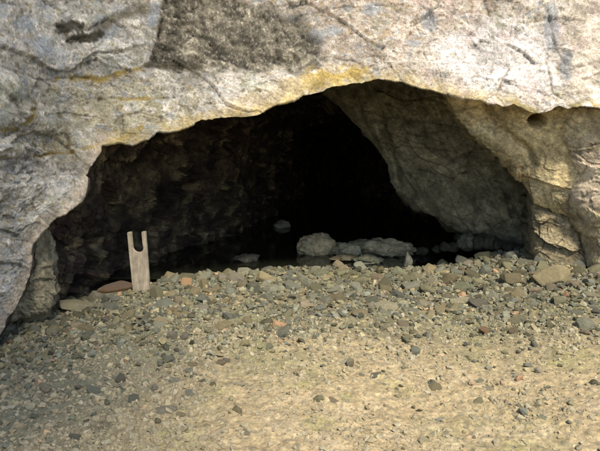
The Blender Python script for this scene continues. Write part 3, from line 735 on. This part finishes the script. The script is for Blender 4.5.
for k, (fx, fy, Y, w_, h_) in enumerate(GAPROCKS):
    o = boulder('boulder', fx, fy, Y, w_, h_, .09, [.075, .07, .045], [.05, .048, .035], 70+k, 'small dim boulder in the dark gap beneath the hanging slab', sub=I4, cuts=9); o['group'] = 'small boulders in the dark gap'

# ------------------------------------------------------------------ notched board
mwood = bpy.data.materials.new('weathered_board'); mwood.use_nodes = True; nt = mwood.node_tree; b = nt.nodes['Principled BSDF']
tc = nd(nt, 'ShaderNodeTexCoord'); mp = nd(nt, 'ShaderNodeMapping'); mp.inputs['Scale'].default_value = (45, 45, 4); nt.links.new(tc.outputs['Object'], mp.inputs['Vector'])
g1 = noise_node(nt, mp.outputs[0], 1.6, 6, .65); g2 = noise_node(nt, tc.outputs['Object'], 14, 5, .6)
cr = nd(nt, 'ShaderNodeValToRGB'); nt.links.new(g1.outputs[0], cr.inputs[0])
cr.color_ramp.elements[0].position = .3; cr.color_ramp.elements[0].color = (.17, .14, .10, 1); cr.color_ramp.elements[1].position = .68; cr.color_ramp.elements[1].color = (.37, .315, .225, 1)
nt.links.new(mulc(nt, cr.outputs[0], rangen(nt, g2.outputs[0], .3, .7, .6, 1.25)), b.inputs['Base Color']); b.inputs['Roughness'].default_value = .8
bp = nd(nt, 'ShaderNodeBump'); bp.inputs['Distance'].default_value = .003; bp.inputs['Strength'].default_value = .6; nt.links.new(g1.outputs[0], bp.inputs['Height']); nt.links.new(bp.outputs[0], b.inputs['Normal'])
import bmesh
BY = 5.10
def bpt(px, py): return at(px, py, BY)
base = bpt(142, 294)
out = [(133.6, 310), (129.8, 262), (127.6, 232.4), (131.6, 231.6), (132.7, 244)]
cx, cy, r = 138.6, 246, 5.7
for k in range(0, 13):
    a = math.pi-math.pi*k/12
    out.append((cx+r*math.cos(a)+.1*k/12, cy+1.2+5.0*math.sin(a)))
out += [(143.6, 243), (142.6, 231.4), (146.6, 230.9), (148.0, 255), (150.6, 310)]
bm = bmesh.new()
vs = [bm.verts.new(bpt(*p)-base) for p in out]
f = bm.faces.new(vs)
if f.normal.dot(Vector((0, -1, 0))) < 0: bm.normal_update()
ex = bmesh.ops.extrude_face_region(bm, geom=[f]); bmesh.ops.translate(bm, vec=(0, .032, 0), verts=[v for v in ex['geom'] if isinstance(v, bmesh.types.BMVert)])
bmesh.ops.recalc_face_normals(bm, faces=bm.faces)
bmesh.ops.bevel(bm, geom=[e for e in bm.edges if e.calc_face_angle(0) > .6], offset=.0028, segments=2, affect='EDGES')
bmesh.ops.triangulate(bm, faces=[f for f in bm.faces if len(f.verts) > 4])
me = bpy.data.meshes.new('notched_board'); bm.to_mesh(me); bm.free(); me.materials.append(mwood)
bo = link('notched_board', me, 'pale weathered wooden board with a U-shaped notch in its top, stuck upright in the rubble', 'wooden post')
bo.location = base; bo.rotation_euler = (math.radians(3), 0, math.radians(-9))

# ------------------------------------------------------------------ unseen tree, added so that its leaves shade the left side
SUN_EL, SUN_AZ = 51, 22            # azimuth: degrees to the right of straight behind the viewer
sdn = np.array([math.sin(math.radians(SUN_AZ))*math.cos(math.radians(SUN_EL)), -math.cos(math.radians(SUN_AZ))*math.cos(math.radians(SUN_EL)), math.sin(math.radians(SUN_EL))])
def mat_flat(name, c, r=.7):
    m = bpy.data.materials.new(name); m.use_nodes = True; nt = m.node_tree; b = nt.nodes['Principled BSDF']
    tc = nd(nt, 'ShaderNodeTexCoord'); n_ = noise_node(nt, tc.outputs['Object'], 6, 4, .6); rgb = nd(nt, 'ShaderNodeRGB'); rgb.outputs[0].default_value = (*c, 1)
    nt.links.new(mulc(nt, rgb.outputs[0], rangen(nt, n_.outputs[0], .3, .7, .7, 1.3)), b.inputs['Base Color']); b.inputs['Roughness'].default_value = r
    return m
TB = np.array([-5.2, .2, -.3])
tr = bpy.data.objects.new('added_shade_tree', None); COL.objects.link(tr); tr.location = TB
tr['label'] = 'leafy tree added out of view left of the cave mouth to shade the left side'; tr['category'] = 'tree'
CLUMPS = []
def clump(px, py, Y, L, r, n): CLUMPS.append((at(px, py, Y)+sdn*L, r, n))  # leaf clump put on the sun ray so it shades the given spot
SHADE_CLUMPS = [(-60, 60, 4.6, 9.6, 1., 420), (20, 10, 4.7, 9.9, 1., 380), (50, 110, 4.6, 9.4, .9, 300), (-20, 210, 4.1, 9.5, .9, 420), (100, 40, 4.8, 9.8, .8, 150), (-10, 320, 4.2, 9.2, .9, 460),
        (-30, 420, 3.1, 9.4, 1., 1000), (40, 400, 3.3, 9.7, 1., 620), (-100, 380, 3.4, 9.2, 1., 600), (60, 450, 2.8, 9.9, .9, 300)]
for a_ in SHADE_CLUMPS: clump(*a_)
rt = np.random.default_rng(5); LV = []; 
for c, r, n in CLUMPS:
    d = rt.normal(size=(n, 3)); d /= np.linalg.norm(d, axis=1)[:, None]; p = c+d*(r*rt.random((n, 1))**.45)*np.array([1, 1, .7])
    a1 = rt.normal(size=(n, 3)); a1 /= np.linalg.norm(a1, axis=1)[:, None]; a2 = np.cross(a1, rt.normal(size=(n, 3))); a2 /= np.linalg.norm(a2, axis=1)[:, None]
    l = rt.uniform(.05, .085, (n, 1)); LV.append(np.stack([p-a1*l, p+a2*l*.5, p+a1*l, p-a2*l*.5], 1))
LV = np.concatenate(LV).reshape(-1, 3)-TB
link('shade_crown', mesh_np('shade_crown', LV, np.arange(len(LV)).reshape(-1, 4), mat_flat('shade_tree_leaf', (.05, .09, .025)), smooth=False), parent=tr)
WV, WF = [], []
def limb(path, r0, r1, k=9):
    path = np.array(path); n = len(path); base = sum(len(v) for v in WV); t = np.gradient(path, axis=0); t /= np.linalg.norm(t, axis=1)[:, None]
    u = np.cross(t, [0.31, .2, .93]); u /= np.linalg.norm(u, axis=1)[:, None]; v = np.cross(t, u); a = np.arange(k)/k*6.2832
    r = np.linspace(r0, r1, n)[:, None, None]
    WV.append((path[:, None]+r*(np.cos(a)[None, :, None]*u[:, None]+np.sin(a)[None, :, None]*v[:, None])).reshape(-1, 3)); WF.append(grid_faces(n, k, True)+base)
top = np.array([-4.2, -.4, 5.2])
tk = np.array([lerp(TB, top, q)+np.array([.12*math.sin(q*7), .1*math.cos(q*5), 0]) for q in np.linspace(0, 1, 12)]); limb(tk, .22, .12, 12)
for c, r, n in CLUMPS:
    st = tk[-1-rt.integers(0, 4)]; q = np.linspace(0, 1, 9)[:, None]
    limb(st+(c-st)*q+np.array([0, 0, .6])*np.sin(q*3.14)*.6, .05, .01, 6)
link('shade_trunk', mesh_np('shade_trunk', np.concatenate(WV)-TB, np.concatenate(WF), mat_flat('shade_tree_bark', (.12, .09, .06), .9)), parent=tr)

# ------------------------------------------------------------------ light
w = bpy.data.worlds.new('World'); S.world = w; w.use_nodes = True; nt = w.node_tree
sky = nd(nt, 'ShaderNodeTexSky', sky_type='NISHITA'); sky.sun_disc = False
sky.sun_elevation = math.radians(SUN_EL); sky.sun_rotation = math.radians(180-SUN_AZ)
nt.links.new(sky.outputs[0], nt.nodes['Background'].inputs['Color']); nt.nodes['Background'].inputs['Strength'].default_value = .13
sl = bpy.data.lights.new('sun', 'SUN'); sl.energy = 3.9; sl.angle = math.radians(9); sl.color = (1, .9, .76)
so = bpy.data.objects.new('sun', sl); COL.objects.link(so)
sd = Vector((math.sin(math.radians(SUN_AZ))*math.cos(math.radians(SUN_EL)), -math.cos(math.radians(SUN_AZ))*math.cos(math.radians(SUN_EL)), math.sin(math.radians(SUN_EL))))
so.rotation_euler = sd.to_track_quat('Z', 'Y').to_euler()

# ------------------------------------------------------------------ camera
cd = bpy.data.cameras.new('camera'); co = bpy.data.objects.new('camera', cd); COL.objects.link(co)
cd.sensor_fit = 'HORIZONTAL'; cd.angle = 2*math.atan(300/FPX); cd.clip_start = .05; cd.clip_end = 1000
co.location = CAM; co.rotation_euler = (math.radians(90)-PITCH, 0, 0); S.camera = co
S.view_settings.view_transform = 'Standard'; S.view_settings.look = 'None'; S.view_settings.exposure = 1.15; S.view_settings.gamma = 1
S.view_settings.use_curve_mapping = False
